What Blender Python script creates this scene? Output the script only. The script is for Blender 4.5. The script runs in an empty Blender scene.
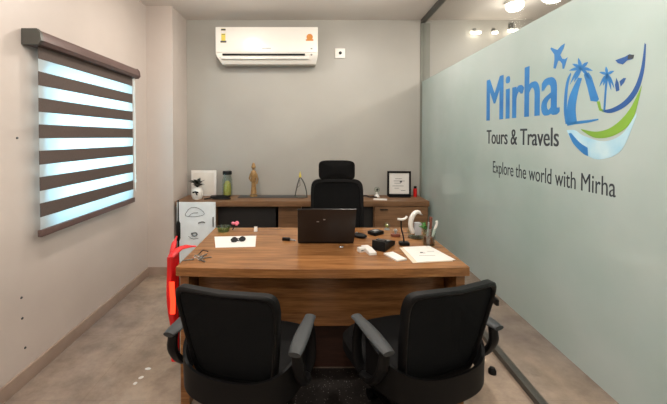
import bpy, bmesh, math, random
from mathutils import Vector, Matrix
from mathutils.geometry import tessellate_polygon
R = math.radians
PI = math.pi
random.seed(7)
sc = bpy.context.scene
COL = sc.collection

# ------------------------------------------------------------------ camera
F = 340.0                    # focal length in pixels of a 667 px wide frame
HC = 1.414                   # eye height
cam_d = bpy.data.cameras.new('camera')
cam = bpy.data.objects.new('camera', cam_d); COL.objects.link(cam)
cam_d.sensor_width = 36.0; cam_d.sensor_fit = 'HORIZONTAL'
cam_d.lens = 36.0 * F / 667.0
PITCH = 1.0
cam_d.shift_x = 27.5 / 667.0
cam_d.shift_y = -(65.0 - F * math.tan(R(PITCH))) / 667.0
cam_d.clip_start = 0.02
cam.location = (0, 0, HC); cam.rotation_euler = (R(90 - PITCH), 0, 0)
sc.camera = cam

# ------------------------------------------------------------------ world, light, exposure
sc.view_settings.view_transform = 'Standard'
sc.view_settings.look = 'None'
sc.view_settings.exposure = 0.5
sc.view_settings.gamma = 1.0
sc.view_settings.use_curve_mapping = False
w = bpy.data.worlds.new('daylight'); sc.world = w; w.use_nodes = True
bg = w.node_tree.nodes['Background']
bg.inputs[0].default_value = (0.40, 0.80, 1.0, 1); bg.inputs[1].default_value = 5.4
LAMP_COL = (1.0, 0.935, 0.865)
# ceiling downlights: x, y, watts, visible room
LAMPS = [(-0.75, 1.0, 15), (0.55, 1.0, 15), (-0.75, 2.75, 9), (0.60, 2.75, 11), (-0.1, -0.7, 15),
         (2.03, 3.33, 3), (2.4, 1.25, 32), (2.3, -.3, 30)]  # last two are unseen, added to brighten the frosted film

# ------------------------------------------------------------------ colours and materials
def lin(r, g, b):
    def f(c):
        c /= 255.0
        return c / 12.92 if c <= 0.04045 else ((c + 0.055) / 1.055) ** 2.4
    return (f(r), f(g), f(b), 1)

def mat(name, rgb, rough=0.5, metal=0.0, spec=0.5, noise=None, bump=None, coat=0, emit=None, trans=0):
    """procedural principled; noise=(scale, rgb2, amount, stretch); bump=(scale, strength)"""
    m = bpy.data.materials.new(name); m.use_nodes = True
    nt = m.node_tree; b = nt.nodes['Principled BSDF']
    b.inputs['Base Color'].default_value = lin(*rgb)
    b.inputs['Roughness'].default_value = rough
    b.inputs['Metallic'].default_value = metal
    b.inputs['Specular IOR Level'].default_value = spec
    b.inputs['Coat Weight'].default_value = coat
    b.inputs['Transmission Weight'].default_value = trans
    if emit:
        b.inputs['Emission Color'].default_value = lin(*emit[0]); b.inputs['Emission Strength'].default_value = emit[1]
    tc = nt.nodes.new('ShaderNodeTexCoord')
    if noise is None: noise = (6, tuple(max(0, c * 0.93) for c in rgb), 1.0, (1, 1, 1))
    sc_, rgb2, amt, st = noise
    mp = nt.nodes.new('ShaderNodeMapping'); mp.inputs['Scale'].default_value = st
    nt.links.new(tc.outputs['Object'], mp.inputs[0])
    n = nt.nodes.new('ShaderNodeTexNoise'); n.inputs['Scale'].default_value = sc_; n.inputs['Detail'].default_value = 6
    nt.links.new(mp.outputs[0], n.inputs[0])
    rp = nt.nodes.new('ShaderNodeValToRGB')
    rp.color_ramp.elements[0].position = 0.5 - 0.22; rp.color_ramp.elements[1].position = 0.5 + 0.22
    rp.color_ramp.elements[0].color = lin(*rgb); rp.color_ramp.elements[1].color = lin(*rgb2)
    nt.links.new(n.outputs['Fac'], rp.inputs[0]); nt.links.new(rp.outputs[0], b.inputs['Base Color'])
    if bump:
        n2 = nt.nodes.new('ShaderNodeTexNoise'); n2.inputs['Scale'].default_value = bump[0]
        nt.links.new(tc.outputs['Object'], n2.inputs[0])
        bp = nt.nodes.new('ShaderNodeBump'); bp.inputs['Strength'].default_value = bump[1]; bp.inputs['Distance'].default_value = 0.003
        nt.links.new(n2.outputs['Fac'], bp.inputs['Height']); nt.links.new(bp.outputs[0], b.inputs['Normal'])
    return m

def wood(name, c1, c2, rough, scale=(1.2, 14, 14), coat=0.0):
    m = mat(name, c1, rough, noise=(3.0, c2, 1, scale), coat=coat)
    nt = m.node_tree
    b = nt.nodes['Principled BSDF']
    # second, finer grain multiplied in
    tc = nt.nodes.new('ShaderNodeTexCoord'); mp = nt.nodes.new('ShaderNodeMapping')
    mp.inputs['Scale'].default_value = (scale[0] * 2.5, scale[1] * 6, scale[2] * 6)
    nt.links.new(tc.outputs['Object'], mp.inputs[0])
    n = nt.nodes.new('ShaderNodeTexNoise'); n.inputs['Scale'].default_value = 3; n.inputs['Detail'].default_value = 8
    nt.links.new(mp.outputs[0], n.inputs[0])
    rp = nt.nodes.new('ShaderNodeValToRGB'); rp.color_ramp.elements[0].position = .35; rp.color_ramp.elements[1].position = .6
    rp.color_ramp.elements[0].color = (.68, .62, .56, 1); rp.color_ramp.elements[1].color = (1, 1, 1, 1)
    nt.links.new(n.outputs['Fac'], rp.inputs[0])
    mx = nt.nodes.new('ShaderNodeMix'); mx.data_type = 'RGBA'; mx.blend_type = 'MULTIPLY'; mx.inputs[0].default_value = .8
    old = b.inputs['Base Color'].links[0].from_socket
    nt.links.new(old, mx.inputs[6]); nt.links.new(rp.outputs[0], mx.inputs[7]); nt.links.new(mx.outputs[2], b.inputs['Base Color'])
    return m

def shader_mix(name, parts):
    """parts: list of (node type, settings, weight) mixed in order"""
    m = bpy.data.materials.new(name); m.use_nodes = True; nt = m.node_tree
    for n in list(nt.nodes):
        if n.type != 'OUTPUT_MATERIAL': nt.nodes.remove(n)
    out = [n for n in nt.nodes if n.type == 'OUTPUT_MATERIAL'][0]
    prev = None; tot = 0
    for ty, st, wt in parts:
        n = nt.nodes.new(ty)
        for k, v in st.items(): n.inputs[k].default_value = v
        if prev is None: prev = n.outputs[0]; tot = wt; continue
        mx = nt.nodes.new('ShaderNodeMixShader'); tot += wt; mx.inputs[0].default_value = wt / tot
        nt.links.new(prev, mx.inputs[1]); nt.links.new(n.outputs[0], mx.inputs[2]); prev = mx.outputs[0]
    nt.links.new(prev, out.inputs[0])
    return m, nt, prev, out

def clear(name, tint=(0.97, 0.985, 0.98, 1), rough=0.0, ior=1.45, extra=0.0):
    m, nt, prev, out = shader_mix(name, [('ShaderNodeBsdfTransparent', {0: tint}, 1)])
    g = nt.nodes.new('ShaderNodeBsdfGlossy'); g.inputs['Roughness'].default_value = rough
    lw = nt.nodes.new('ShaderNodeLayerWeight'); pw = nt.nodes.new('ShaderNodeMath'); pw.operation = 'POWER'; pw.inputs[1].default_value = 5
    nt.links.new(lw.outputs['Facing'], pw.inputs[0]); lw.inputs[0].default_value = .5
    fr = nt.nodes.new('ShaderNodeMath'); fr.operation = 'MULTIPLY_ADD'; fr.inputs[1].default_value = .9; fr.inputs[2].default_value = .04
    nt.links.new(pw.outputs[0], fr.inputs[0])
    mx = nt.nodes.new('ShaderNodeMixShader')
    ad = nt.nodes.new('ShaderNodeMath'); ad.operation = 'ADD'; ad.inputs[1].default_value = extra; ad.use_clamp = True
    nt.links.new(fr.outputs[0], ad.inputs[0]); nt.links.new(ad.outputs[0], mx.inputs[0])
    nt.links.new(prev, mx.inputs[1]); nt.links.new(g.outputs[0], mx.inputs[2]); nt.links.new(mx.outputs[0], out.inputs[0])
    return m

M = {}
M['wall_left'] = mat('painted wall warm', (204, 193, 185), 0.42, noise=(1.6, (193, 182, 174), 1, (1, 1, 1)), bump=(60, .06))
M['wall_back'] = mat('painted wall grey', (172, 169, 161), 0.45, noise=(1.4, (163, 160, 153), 1, (1, 1, 1)), bump=(60, .06))
M['ceiling'] = mat('painted ceiling', (226, 219, 212), 0.6, noise=(1.2, (220, 213, 206), 1, (1, 1, 1)))
M['skirting'] = mat('skirting tile', (170, 150, 136), 0.35, noise=(5, (150, 130, 116), 1, (1, 1, 1)))
M['desk_wood'] = wood('desk laminate', (168, 118, 72), (124, 82, 48), 0.25)
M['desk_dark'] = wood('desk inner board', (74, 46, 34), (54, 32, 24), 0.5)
M['cab_wood'] = wood('cabinet laminate', (142, 106, 74), (112, 80, 54), 0.42)
M['black'] = mat('black plastic', (9, 9, 10), 0.5, spec=.25)
M['soft_black'] = mat('black upholstery', (8, 8, 9), 0.8, spec=.2, bump=(400, .2))
M['dark_recess'] = mat('dark board', (28, 25, 24), 0.6)
M['arm_grey'] = mat('grey arm pad', (56, 59, 61), 0.55)
M['chrome'] = mat('chrome', (200, 200, 200), 0.18, metal=1)
M['steel'] = mat('dull steel', (150, 150, 148), 0.35, metal=1)
M['alu'] = mat('dark aluminium', (96, 96, 92), 0.4, metal=.6)
M['white'] = mat('white plastic', (236, 233, 226), 0.3)
M['ac_white'] = mat('ivory plastic', (238, 234, 226), 0.22, noise=(2, (234, 230, 222), 1, (1, 1, 1)))
M['grey'] = mat('grey plastic', (150, 150, 148), 0.4)
M['paper'] = mat('paper', (218, 215, 210), 0.7, noise=(8, (230, 226, 220), 1, (1, 1, 1)))
M['ink'] = mat('ink', (70, 72, 76), 0.6)
M['brown_metal'] = mat('brown anodised casing', (104, 84, 80), 0.38, noise=(30, (92, 72, 68), 1, (1, 6, 6)))
M['bulb'] = mat('lit lamp', (255, 245, 230), 0.4, emit=((255, 242, 222), 9))
M['red'] = mat('red plastic', (205, 26, 24), 0.35)
M['green'] = mat('green leaf', (62, 120, 50), 0.5)
M['darkgreen'] = mat('dark leaf', (24, 30, 22), 0.5)
M['pink'] = mat('pink ribbon', (226, 120, 140), 0.6)
M['gold'] = mat('gilt figurine', (176, 142, 92), 0.45, metal=.2, noise=(30, (130, 98, 60), 1, (1, 1, 1)))
M['yellow'] = mat('yellow label', (226, 206, 90), 0.5)
M['orange'] = mat('orange sticker', (216, 140, 60), 0.5)
M['sand'] = mat('olive filling', (150, 160, 60), 0.6, noise=(40, (190, 170, 90), 1, (1, 1, 1)))
M['brown'] = mat('brown rod', (120, 66, 48), 0.5)
M['glass'] = clear('clear glass')
M['jar_glass'] = clear('jar glass', (0.86, 0.93, 0.90, 1), 0.03, 1.5, .06)
M['green_glass'] = clear('green glass', (0.62, 0.78, 0.55, 1), 0.05, 1.5, .08)
M['logo_blue'] = mat('logo blue vinyl', (34, 106, 172), 0.5, noise=(7, (52, 132, 196), 1, (1, 1, 1)))
M['logo_deep'] = mat('logo deep blue vinyl', (34, 84, 150), 0.5)
M['logo_pale'] = mat('logo pale blue vinyl', (140, 196, 222), 0.5, noise=(9, (196, 222, 230), 1, (1, 1, 1)))
M['logo_green'] = mat('logo green vinyl', (128, 174, 60), 0.5)
M['logo_ink'] = mat('logo charcoal vinyl', (52, 58, 66), 0.5)

# red glowing plastic
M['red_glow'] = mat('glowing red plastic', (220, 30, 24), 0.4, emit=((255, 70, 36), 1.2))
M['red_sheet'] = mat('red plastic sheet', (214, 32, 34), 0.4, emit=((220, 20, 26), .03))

# blind: sheer and opaque bands
m, nt, prev, out = shader_mix('sheer blind band', [('ShaderNodeBsdfTranslucent', {0: (0.86, 0.93, 0.95, 1)}, .62),
                                                  ('ShaderNodeBsdfDiffuse', {0: (0.75, 0.78, 0.8, 1)}, .2),
                                                  ('ShaderNodeBsdfTransparent', {0: (1, 1, 1, 1)}, .18)])
M['sheer'] = m
M['band'] = mat('taupe blind band', (92, 80, 74), 0.8, noise=(50, (80, 68, 63), 1, (1, 6, 1)), bump=(300, .2))

# frosted film
m, nt, prev, out = shader_mix('frosted film', [('ShaderNodeBsdfDiffuse', {0: lin(206, 214, 216)}, .50),
                                              ('ShaderNodeBsdfTranslucent', {0: lin(208, 220, 216)}, .27),
                                              ('ShaderNodeBsdfTransparent', {0: lin(205, 222, 218)}, .23)])
tc = nt.nodes.new('ShaderNodeTexCoord'); nz = nt.nodes.new('ShaderNodeTexNoise'); nz.inputs['Scale'].default_value = 1.3; nz.inputs['Detail'].default_value = 5
nt.links.new(tc.outputs['Object'], nz.inputs[0])
dif = [n for n in nt.nodes if n.type == 'BSDF_DIFFUSE'][0]
rp = nt.nodes.new('ShaderNodeValToRGB'); rp.color_ramp.elements[0].position = .3; rp.color_ramp.elements[1].position = .7
rp.color_ramp.elements[0].color = lin(180, 197, 192); rp.color_ramp.elements[1].color = lin(216, 223, 222)
nt.links.new(nz.outputs['Fac'], rp.inputs[0]); nt.links.new(rp.outputs[0], dif.inputs[0])
gl = nt.nodes.new('ShaderNodeBsdfGlossy'); gl.inputs['Roughness'].default_value = .06
lw = nt.nodes.new('ShaderNodeLayerWeight'); pw = nt.nodes.new('ShaderNodeMath'); pw.operation = 'POWER'; pw.inputs[1].default_value = 4
ma = nt.nodes.new('ShaderNodeMath'); ma.operation = 'MULTIPLY_ADD'; ma.inputs[1].default_value = .5; ma.inputs[2].default_value = .045
nt.links.new(lw.outputs['Facing'], pw.inputs[0]); nt.links.new(pw.outputs[0], ma.inputs[0])
mx = nt.nodes.new('ShaderNodeMixShader'); nt.links.new(ma.outputs[0], mx.inputs[0]); nt.links.new(prev, mx.inputs[1]); nt.links.new(gl.outputs[0], mx.inputs[2]); nt.links.new(mx.outputs[0], out.inputs[0])
M['film'] = m

# chair mesh fabric: black, slightly see-through
m, nt, prev, out = shader_mix('black chair mesh', [('ShaderNodeBsdfDiffuse', {0: lin(34, 35, 36)}, .92), ('ShaderNodeBsdfTransparent', {0: (1, 1, 1, 1)}, .08)])
tc = nt.nodes.new('ShaderNodeTexCoord'); nz = nt.nodes.new('ShaderNodeTexNoise'); nz.inputs['Scale'].default_value = 420
nt.links.new(tc.outputs['Object'], nz.inputs[0]); bp = nt.nodes.new('ShaderNodeBump'); bp.inputs['Strength'].default_value = .4; bp.inputs['Distance'].default_value = .002
nt.links.new(nz.outputs['Fac'], bp.inputs['Height'])
dif = [n for n in nt.nodes if n.type == 'BSDF_DIFFUSE'][0]; nt.links.new(bp.outputs[0], dif.inputs['Normal'])
M['mesh'] = m

# floor: worn polished stone with patches
m = mat('worn polished stone floor', (176, 156, 134), 0.22, noise=(0.8, (132, 124, 122), 1, (1.6, .8, 1)))
nt = m.node_tree; b = nt.nodes['Principled BSDF']
tc = nt.nodes.new('ShaderNodeTexCoord')
n2 = nt.nodes.new('ShaderNodeTexNoise'); n2.inputs['Scale'].default_value = 4.5; n2.inputs['Detail'].default_value = 9; n2.inputs['Roughness'].default_value = .7
nt.links.new(tc.outputs['Object'], n2.inputs[0])
rp = nt.nodes.new('ShaderNodeValToRGB'); rp.color_ramp.elements[0].position = .36; rp.color_ramp.elements[1].position = .64
rp.color_ramp.elements[0].color = (.55, .52, .52, 1); rp.color_ramp.elements[1].color = (1.05, 1.03, 1.0, 1)
nt.links.new(n2.outputs['Fac'], rp.inputs[0])
mx = nt.nodes.new('ShaderNodeMix'); mx.data_type = 'RGBA'; mx.blend_type = 'MULTIPLY'; mx.inputs[0].default_value = .75
nt.links.new(b.inputs['Base Color'].links[0].from_socket, mx.inputs[6]); nt.links.new(rp.outputs[0], mx.inputs[7])
# tile joints
br = nt.nodes.new('ShaderNodeTexBrick'); br.offset = 0; br.inputs['Scale'].default_value = 1
br.inputs['Brick Width'].default_value = .6; br.inputs['Row Height'].default_value = .6; br.inputs['Mortar Size'].default_value = .0025
br.inputs['Color1'].default_value = br.inputs['Color2'].default_value = (1, 1, 1, 1); br.inputs['Mortar'].default_value = (.5, .48, .46, 1)
nt.links.new(tc.outputs['Object'], br.inputs[0])
mx2 = nt.nodes.new('ShaderNodeMix'); mx2.data_type = 'RGBA'; mx2.blend_type = 'MULTIPLY'; mx2.inputs[0].default_value = .2
nt.links.new(mx.outputs[2], mx2.inputs[6]); nt.links.new(br.outputs[0], mx2.inputs[7]); nt.links.new(mx2.outputs[2], b.inputs['Base Color'])
rr = nt.nodes.new('ShaderNodeMapRange'); rr.inputs[3].default_value = .06; rr.inputs[4].default_value = .34
nt.links.new(n2.outputs['Fac'], rr.inputs[0]); nt.links.new(rr.outputs[0], b.inputs['Roughness'])
M['floor'] = m

# ------------------------------------------------------------------ mesh helpers
class MB:
    def __init__(s): s.bm = bmesh.new()
    def _new(s, f):
        t = bmesh.new(); f(t); me = bpy.data.meshes.new('t'); t.to_mesh(me); t.free(); s.bm.from_mesh(me); bpy.data.meshes.remove(me); return s
    def box(s, x0, x1, y0, y1, z0, z1, bev=0.0, seg=2, rot=None, org=(0, 0, 0)):
        def f(t):
            bmesh.ops.create_cube(t, size=1)
            bmesh.ops.scale(t, vec=(abs(x1 - x0), abs(y1 - y0), abs(z1 - z0)), verts=t.verts)
            if bev: bmesh.ops.bevel(t, geom=t.edges[:], offset=bev, segments=seg, affect='EDGES', profile=.7)
            bmesh.ops.translate(t, vec=((x0 + x1) / 2, (y0 + y1) / 2, (z0 + z1) / 2), verts=t.verts)
            if rot is not None:
                bmesh.ops.rotate(t, cent=org, matrix=rot, verts=t.verts)
        return s._new(f)
    def cyl(s, p, q, r, r2=None, n=20):
        p = Vector(p); q = Vector(q); r2 = r if r2 is None else r2
        def f(t):
            bmesh.ops.create_cone(t, cap_ends=True, segments=n, radius1=r, radius2=r2, depth=(q - p).length)
            m = (q - p).to_track_quat('Z', 'Y').to_matrix().to_4x4(); m.translation = (p + q) / 2
            bmesh.ops.transform(t, matrix=m, verts=t.verts)
        return s._new(f)
    def ball(s, c, r, sc_=(1, 1, 1), n=16):
        def f(t):
            bmesh.ops.create_uvsphere(t, u_segments=n, v_segments=n // 2 + 2, radius=r)
            bmesh.ops.scale(t, vec=sc_, verts=t.verts); bmesh.ops.translate(t, vec=c, verts=t.verts)
        return s._new(f)
    def lathe(s, prof, c=(0, 0, 0), n=28):
        def f(t):
            rings = []
            for r, z in prof:
                rings.append([t.verts.new((c[0] + max(r, 1e-4) * math.cos(2 * PI * i / n), c[1] + max(r, 1e-4) * math.sin(2 * PI * i / n), c[2] + z)) for i in range(n)])
            for a, b_ in zip(rings, rings[1:]):
                for i in range(n): t.faces.new((a[i], a[(i + 1) % n], b_[(i + 1) % n], b_[i]))
            t.faces.new(rings[0][::-1]); t.faces.new(rings[-1])
        return s._new(f)
    def tube(s, pts, r, n=10, flat=None, smooth=0):
        """tube along points; r scalar or list; flat=(a,b) elliptical half sizes multiply"""
        pts = [Vector(p) for p in pts]
        for _ in range(smooth):
            q = [pts[0]]
            for a, b_ in zip(pts, pts[1:]): q += [a * .75 + b_ * .25, a * .25 + b_ * .75]
            q.append(pts[-1]); pts = q
        rs = r if isinstance(r, (list, tuple)) else [r] * len(pts)
        if len(rs) != len(pts): rs = [rs[min(len(rs) - 1, int(i * len(rs) / len(pts)))] for i in range(len(pts))]
        def f(t):
            rings = []; up = None
            for i, p in enumerate(pts):
                d = (pts[min(i + 1, len(pts) - 1)] - pts[max(i - 1, 0)]).normalized()
                if up is None:
                    up = Vector((0, 0, 1)) if abs(d.z) < .9 else Vector((0, 1, 0))
                a = d.cross(up).normalized(); up = a.cross(d).normalized(); b_ = up
                fa, fb = flat or (1, 1)
                rings.append([t.verts.new(p + a * math.cos(2 * PI * k / n) * rs[i] * fa + b_ * math.sin(2 * PI * k / n) * rs[i] * fb) for k in range(n)])
            for A, B in zip(rings, rings[1:]):
                for k in range(n): t.faces.new((A[k], A[(k + 1) % n], B[(k + 1) % n], B[k]))
            t.faces.new(rings[0][::-1]); t.faces.new(rings[-1])
        return s._new(f)
    def prism(s, poly, t0, t1, axis='y'):
        """poly: list of 2D points in the plane across the axis, extruded t0..t1"""
        def P(a, b_, c):
            return {'y': (a, c, b_), 'x': (c, a, b_), 'z': (a, b_, c)}[axis]
        def f(t):
            A = [t.verts.new(P(a, b_, t0)) for a, b_ in poly]; B = [t.verts.new(P(a, b_, t1)) for a, b_ in poly]
            n = len(poly)
            for tri in tessellate_polygon([[Vector((a, b_, 0)) for a, b_ in poly]]):
                t.faces.new([A[k] for k in tri]); t.faces.new([B[k] for k in tri[::-1]])
            for i in range(n): t.faces.new((A[i], B[i], B[(i + 1) % n], A[(i + 1) % n]))
        return s._new(f)
    def grid(s, fn, nu, nv, thick, closed=False):
        """solid sheet: fn(u,v)->(point, normal)"""
        def f(t):
            A = []; B = []
            for i in range(nu + 1):
                ra = []; rb = []
                for j in range(nv + 1):
                    p, nn = fn(i / nu, j / nv); p = Vector(p); nn = Vector(nn)
                    ra.append(t.verts.new(p)); rb.append(t.verts.new(p + nn * thick))
                A.append(ra); B.append(rb)
            for i in range(nu):
                for j in range(nv):
                    t.faces.new((A[i][j], A[i + 1][j], A[i + 1][j + 1], A[i][j + 1]))
                    t.faces.new((B[i][j], B[i][j + 1], B[i + 1][j + 1], B[i + 1][j]))
            for i in range(nu):
                t.faces.new((A[i][0], B[i][0], B[i + 1][0], A[i + 1][0])); t.faces.new((A[i][nv], A[i + 1][nv], B[i + 1][nv], B[i][nv]))
            if not closed:
                for j in range(nv):
                    t.faces.new((A[0][j], A[0][j + 1], B[0][j + 1], B[0][j])); t.faces.new((A[nu][j], B[nu][j], B[nu][j + 1], A[nu][j + 1]))
            else: bmesh.ops.remove_doubles(t, verts=t.verts, dist=1e-5)
        return s._new(f)
    def build(s, name, material, parent=None, smooth=True):
        if name in ('palm_emblem', 'swoosh', 'leaf_stripe', 'wave', 'bird_head', 'aeroplane_emblem', 'print'): smooth = False
        bmesh.ops.recalc_face_normals(s.bm, faces=s.bm.faces)
        me = bpy.data.meshes.new(name); s.bm.to_mesh(me); s.bm.free()
        if smooth:
            for p in me.polygons: p.use_smooth = True
            me.set_sharp_from_angle(angle=R(38))
        me.materials.append(material)
        o = bpy.data.objects.new(name, me); COL.objects.link(o)
        if parent is not None: o.parent = parent
        return o

def tag(o, label, cat, group=None):
    o['label'] = label; o['category'] = cat
    if group: o['group'] = group
    return o
def thing(name, label, cat, loc=(0, 0, 0), rz=0, group=None):
    o = bpy.data.objects.new(name, None); COL.objects.link(o); o.empty_display_size = .1
    o.location = loc; o.rotation_euler = (0, 0, R(rz)); return tag(o, label, cat, group)
def single(o, label, cat, loc=(0, 0, 0), rz=0, group=None):
    o.location = loc; o.rotation_euler = (0, 0, R(rz)); return tag(o, label, cat, group)
def struct(o): o['kind'] = 'structure'; return o
def copy_tree(o, parent=None):
    c = o.copy(); COL.objects.link(c); c.parent = parent
    for ch in [x for x in list(bpy.data.objects) if x.parent == o]: copy_tree(ch, c)
    return c

# ------------------------------------------------------------------ room
H = 2.737; XL = -1.617; YB = 3.87; YC = 3.46; XC = -1.353; Y0 = -1.8; XR = 4.6
struct(MB().box(XL - .2, XR + .1, Y0 - .1, YB + .1, -.1, 0).build('floor', M['floor'], smooth=False))
struct(MB().box(XL - .2, XR + .1, Y0 - .1, YB + .1, H, H + .1).build('ceiling', M['ceiling'], smooth=False))
struct(MB().box(XC, XR + .1, YB, YB + .1, 0, H).build('wall_back', M['wall_back'], smooth=False))
struct(MB().box(XL - .18, XC, YC, YB + .1, 0, H).build('wall_pillar', M['wall_left'], smooth=False))
struct(MB().box(XL - .18, XR + .1, Y0 - .1, Y0, 0, H).build('wall_front', M['wall_left'], smooth=False))
struct(MB().box(XR, XR + .1, Y0, YB, 0, H).build('wall_right', M['wall_left'], smooth=False))
# left wall with window opening
WY0, WY1, WZ0, WZ1 = 2.10, 3.03, .86, 1.93
b = MB()
b.box(XL - .18, XL, Y0, WY0, 0, H); b.box(XL - .18, XL, WY1, YC, 0, H)
b.box(XL - .18, XL, WY0, WY1, 0, WZ0); b.box(XL - .18, XL, WY0, WY1, WZ1, H)
struct(b.build('wall_left', M['wall_left'], smooth=False))
# skirting
struct(MB().box(XL, XL + .014, Y0, YC - .014, 0, .085, .003).build('baseboard_left', M['skirting']))
struct(MB().box(XL, XC + .014, YC - .014, YC, 0, .085, .003).build('baseboard_pillar', M['skirting']))
# window
wn = bpy.data.objects.new('window_1', None); COL.objects.link(wn); struct(wn); wn.location = (XL - .12, (WY0 + WY1) / 2, WZ0)
hw = (WY1 - WY0) / 2; hh = WZ1 - WZ0
b = MB()
b.box(-.03, .03, -hw, -hw + .05, 0, hh); b.box(-.03, .03, hw - .05, hw, 0, hh); b.box(-.03, .03, -.035, .035, .05, hh - .05)
b.box(-.03, .03, -hw + .05, hw - .05, 0, .05); b.box(-.03, .03, -hw + .05, hw - .05, hh - .05, hh)
b.build('window_frame', M['white'], wn)
MB().box(-.004, .004, -hw + .05, -.035, .05, hh - .05).build('window_pane', M['glass'], wn)
MB().box(-.004, .004, .035, hw - .05, .05, hh - .05).build('window_pane', M['glass'], wn)

# ceiling lights
for i, (x, y, wt) in enumerate(LAMPS):
    lab = {0: 'round ceiling light above the left visitor chair', 1: 'round ceiling light above the right visitor chair',
           2: 'round ceiling light between the window and the air conditioner', 3: 'round ceiling light above the high-backed black chair',
           4: 'round ceiling light behind the viewer in the office', 5: 'round ceiling light glowing beyond the glass at top edge of photo',
           6: 'round ceiling light in the middle of the neighbouring room', 7: 'round ceiling light at the near end of the neighbouring room'}[i]
    t = thing('ceiling_light', lab, 'ceiling light', (x, y, H), 0, 'round ceiling lights')
    MB().lathe([(0, 0), (.085, 0), (.085, -.03), (0, -.03)]).build('housing', M['white'], t)
    MB().lathe([(0, -.0305), (.075, -.0305), (.078, -.06), (.06, -.085), (0, -.09)]).build('diffuser', M['bulb'], t)
    pd = bpy.data.lights.new('globe_light', 'POINT'); pd.shadow_soft_size = .08; pd.energy = wt * .75; pd.color = LAMP_COL  # point light added below each fixture to brighten the ceiling
    po = bpy.data.objects.new('globe_light', pd); COL.objects.link(po); po.location = (0, 0, -.19); po.parent = t
    ld = bpy.data.lights.new('lamp_light', 'AREA'); ld.shape = 'DISK'; ld.size = .12; ld.energy = wt * .55; ld.color = LAMP_COL
    lo = bpy.data.objects.new('lamp_light', ld); COL.objects.link(lo); lo.location = (0, 0, -.10); lo.parent = t

# ------------------------------------------------------------------ window blind
BX = XL + .06; BY0, BY1 = 1.965, 3.065
bl = thing('roller_blind', 'zebra roller blind with taupe and sheer bands in brown casing at left window', 'blind', (BX, BY0, 0))
L = BY1 - BY0
b = MB(); b.prism([(-.058, 1.945), (.035, 1.945), (.052, 1.965), (.045, 2.005), (.03, 2.025), (-.058, 2.025)], -.01, L + .02, 'y')
b.build('casing', M['brown_metal'], bl)
MB().prism([(-.055, 1.94), (.04, 1.94), (.057, 1.962), (.05, 2.008), (.032, 2.03), (-.055, 2.03)], -.03, -.0105, 'y').build('end_cap', M['alu'], bl)
MB().prism([(-.055, 1.94), (.04, 1.94), (.057, 1.962), (.05, 2.008), (.032, 2.03), (-.055, 2.03)], L + .0205, L + .03, 'y').build('end_cap', M['brown_metal'], bl)
z = 1.87; per = .1545
b1 = MB(); b2 = MB()
b2.box(-.002, .001, .02, L - .01, 1.87, 1.945)
for i in range(7):
    zt = 1.87 - i * per
    b1.box(-.001, .0005, .02, L - .01, zt - .073, zt)
    lo_ = .871 if i == 6 else zt - per
    if i < 6: b2.box(-.002, .001, .02, L - .01, lo_, zt - .073)
b1.build('sheer_band', M['sheer'], bl, False)['label'] = 'sheer light bands glowing with daylight'
b2.build('opaque_band', M['band'], bl, False)['label'] = 'dark taupe opaque bands'
MB().box(-.012, .014, .012, L - .002, .828, .8695, .006).build('bottom_rail', M['brown_metal'], bl)
b = MB(); b.tube([(.01, L + .012, 1.945), (.012, L + .014, 1.4), (.01, L + .016, .95), (.01, L + .022, .92), (.0, L + .028, .95), (-.002, L + .022, 1.4), (0, L + .014, 1.945)], .0028, 6)
b.build('bead_chain', M['white'], bl)
b = MB(); b.box(-.02, .0, L + .045, L + .063, 1.0, 1.03, .003); b.tube([(-.01, L + .054, 1.03), (.0, L + .05, 1.06), (0, L + .03, 1.08)], .004, 6)
b.build('cord_cleat', M['white'], bl)

# ------------------------------------------------------------------ glass partition
GX, GY, GS = 1.315, 3.87, .041
gp = thing('glass_partition', 'frosted glass partition with blue travel agency lettering on the right', 'glass partition', (GX, GY, 0), math.degrees(math.atan2(-1, -GS)))
UL = 5.55; ZF0, ZF1 = .385, 2.04
MB().box(.012, UL, 0, .010, .035, H - .04).build('glass_pane', M['glass'], gp, False)
MB().box(.013, UL, -.0012, -.0004, ZF0, ZF1).build('frosted_film', M['film'], gp, False)
MB().box(.0, UL, -.018, .028, 0, .035, .004).build('bottom_channel', M['alu'], gp)
MB().box(.0, UL, -.018, .028, H - .04, H, .003).build('top_channel', M['alu'], gp)
MB().box(.0, .012, -.02, .085, .035, H - .04).build('wall_channel', mat('grey green profile', (118, 120, 110), .45), gp)
b = MB(); b.box(.88, .97, -.02, -.001, H - .10, H - .041, .004); b.cyl((.925, -.02, H - .07), (.925, -.032, H - .07), .016)
b.build('glass_clamp', M['black'], gp)
b = MB(); b.box(1.60, 1.70, -.022, -.001, .325, .365, .005); b.cyl((1.62, -.022, .345), (1.62, -.035, .345), .013)
b.build('patch_fitting', M['black'], gp)

def G(px, py):
    """a point of the photograph -> distance along the glass and height"""
    t = (px - 306) / F; Y = (GX - GS * GY) / (t - GS)
    return ((GY - Y) * math.hypot(1, GS), HC + (137 - py) * Y / F)

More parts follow.
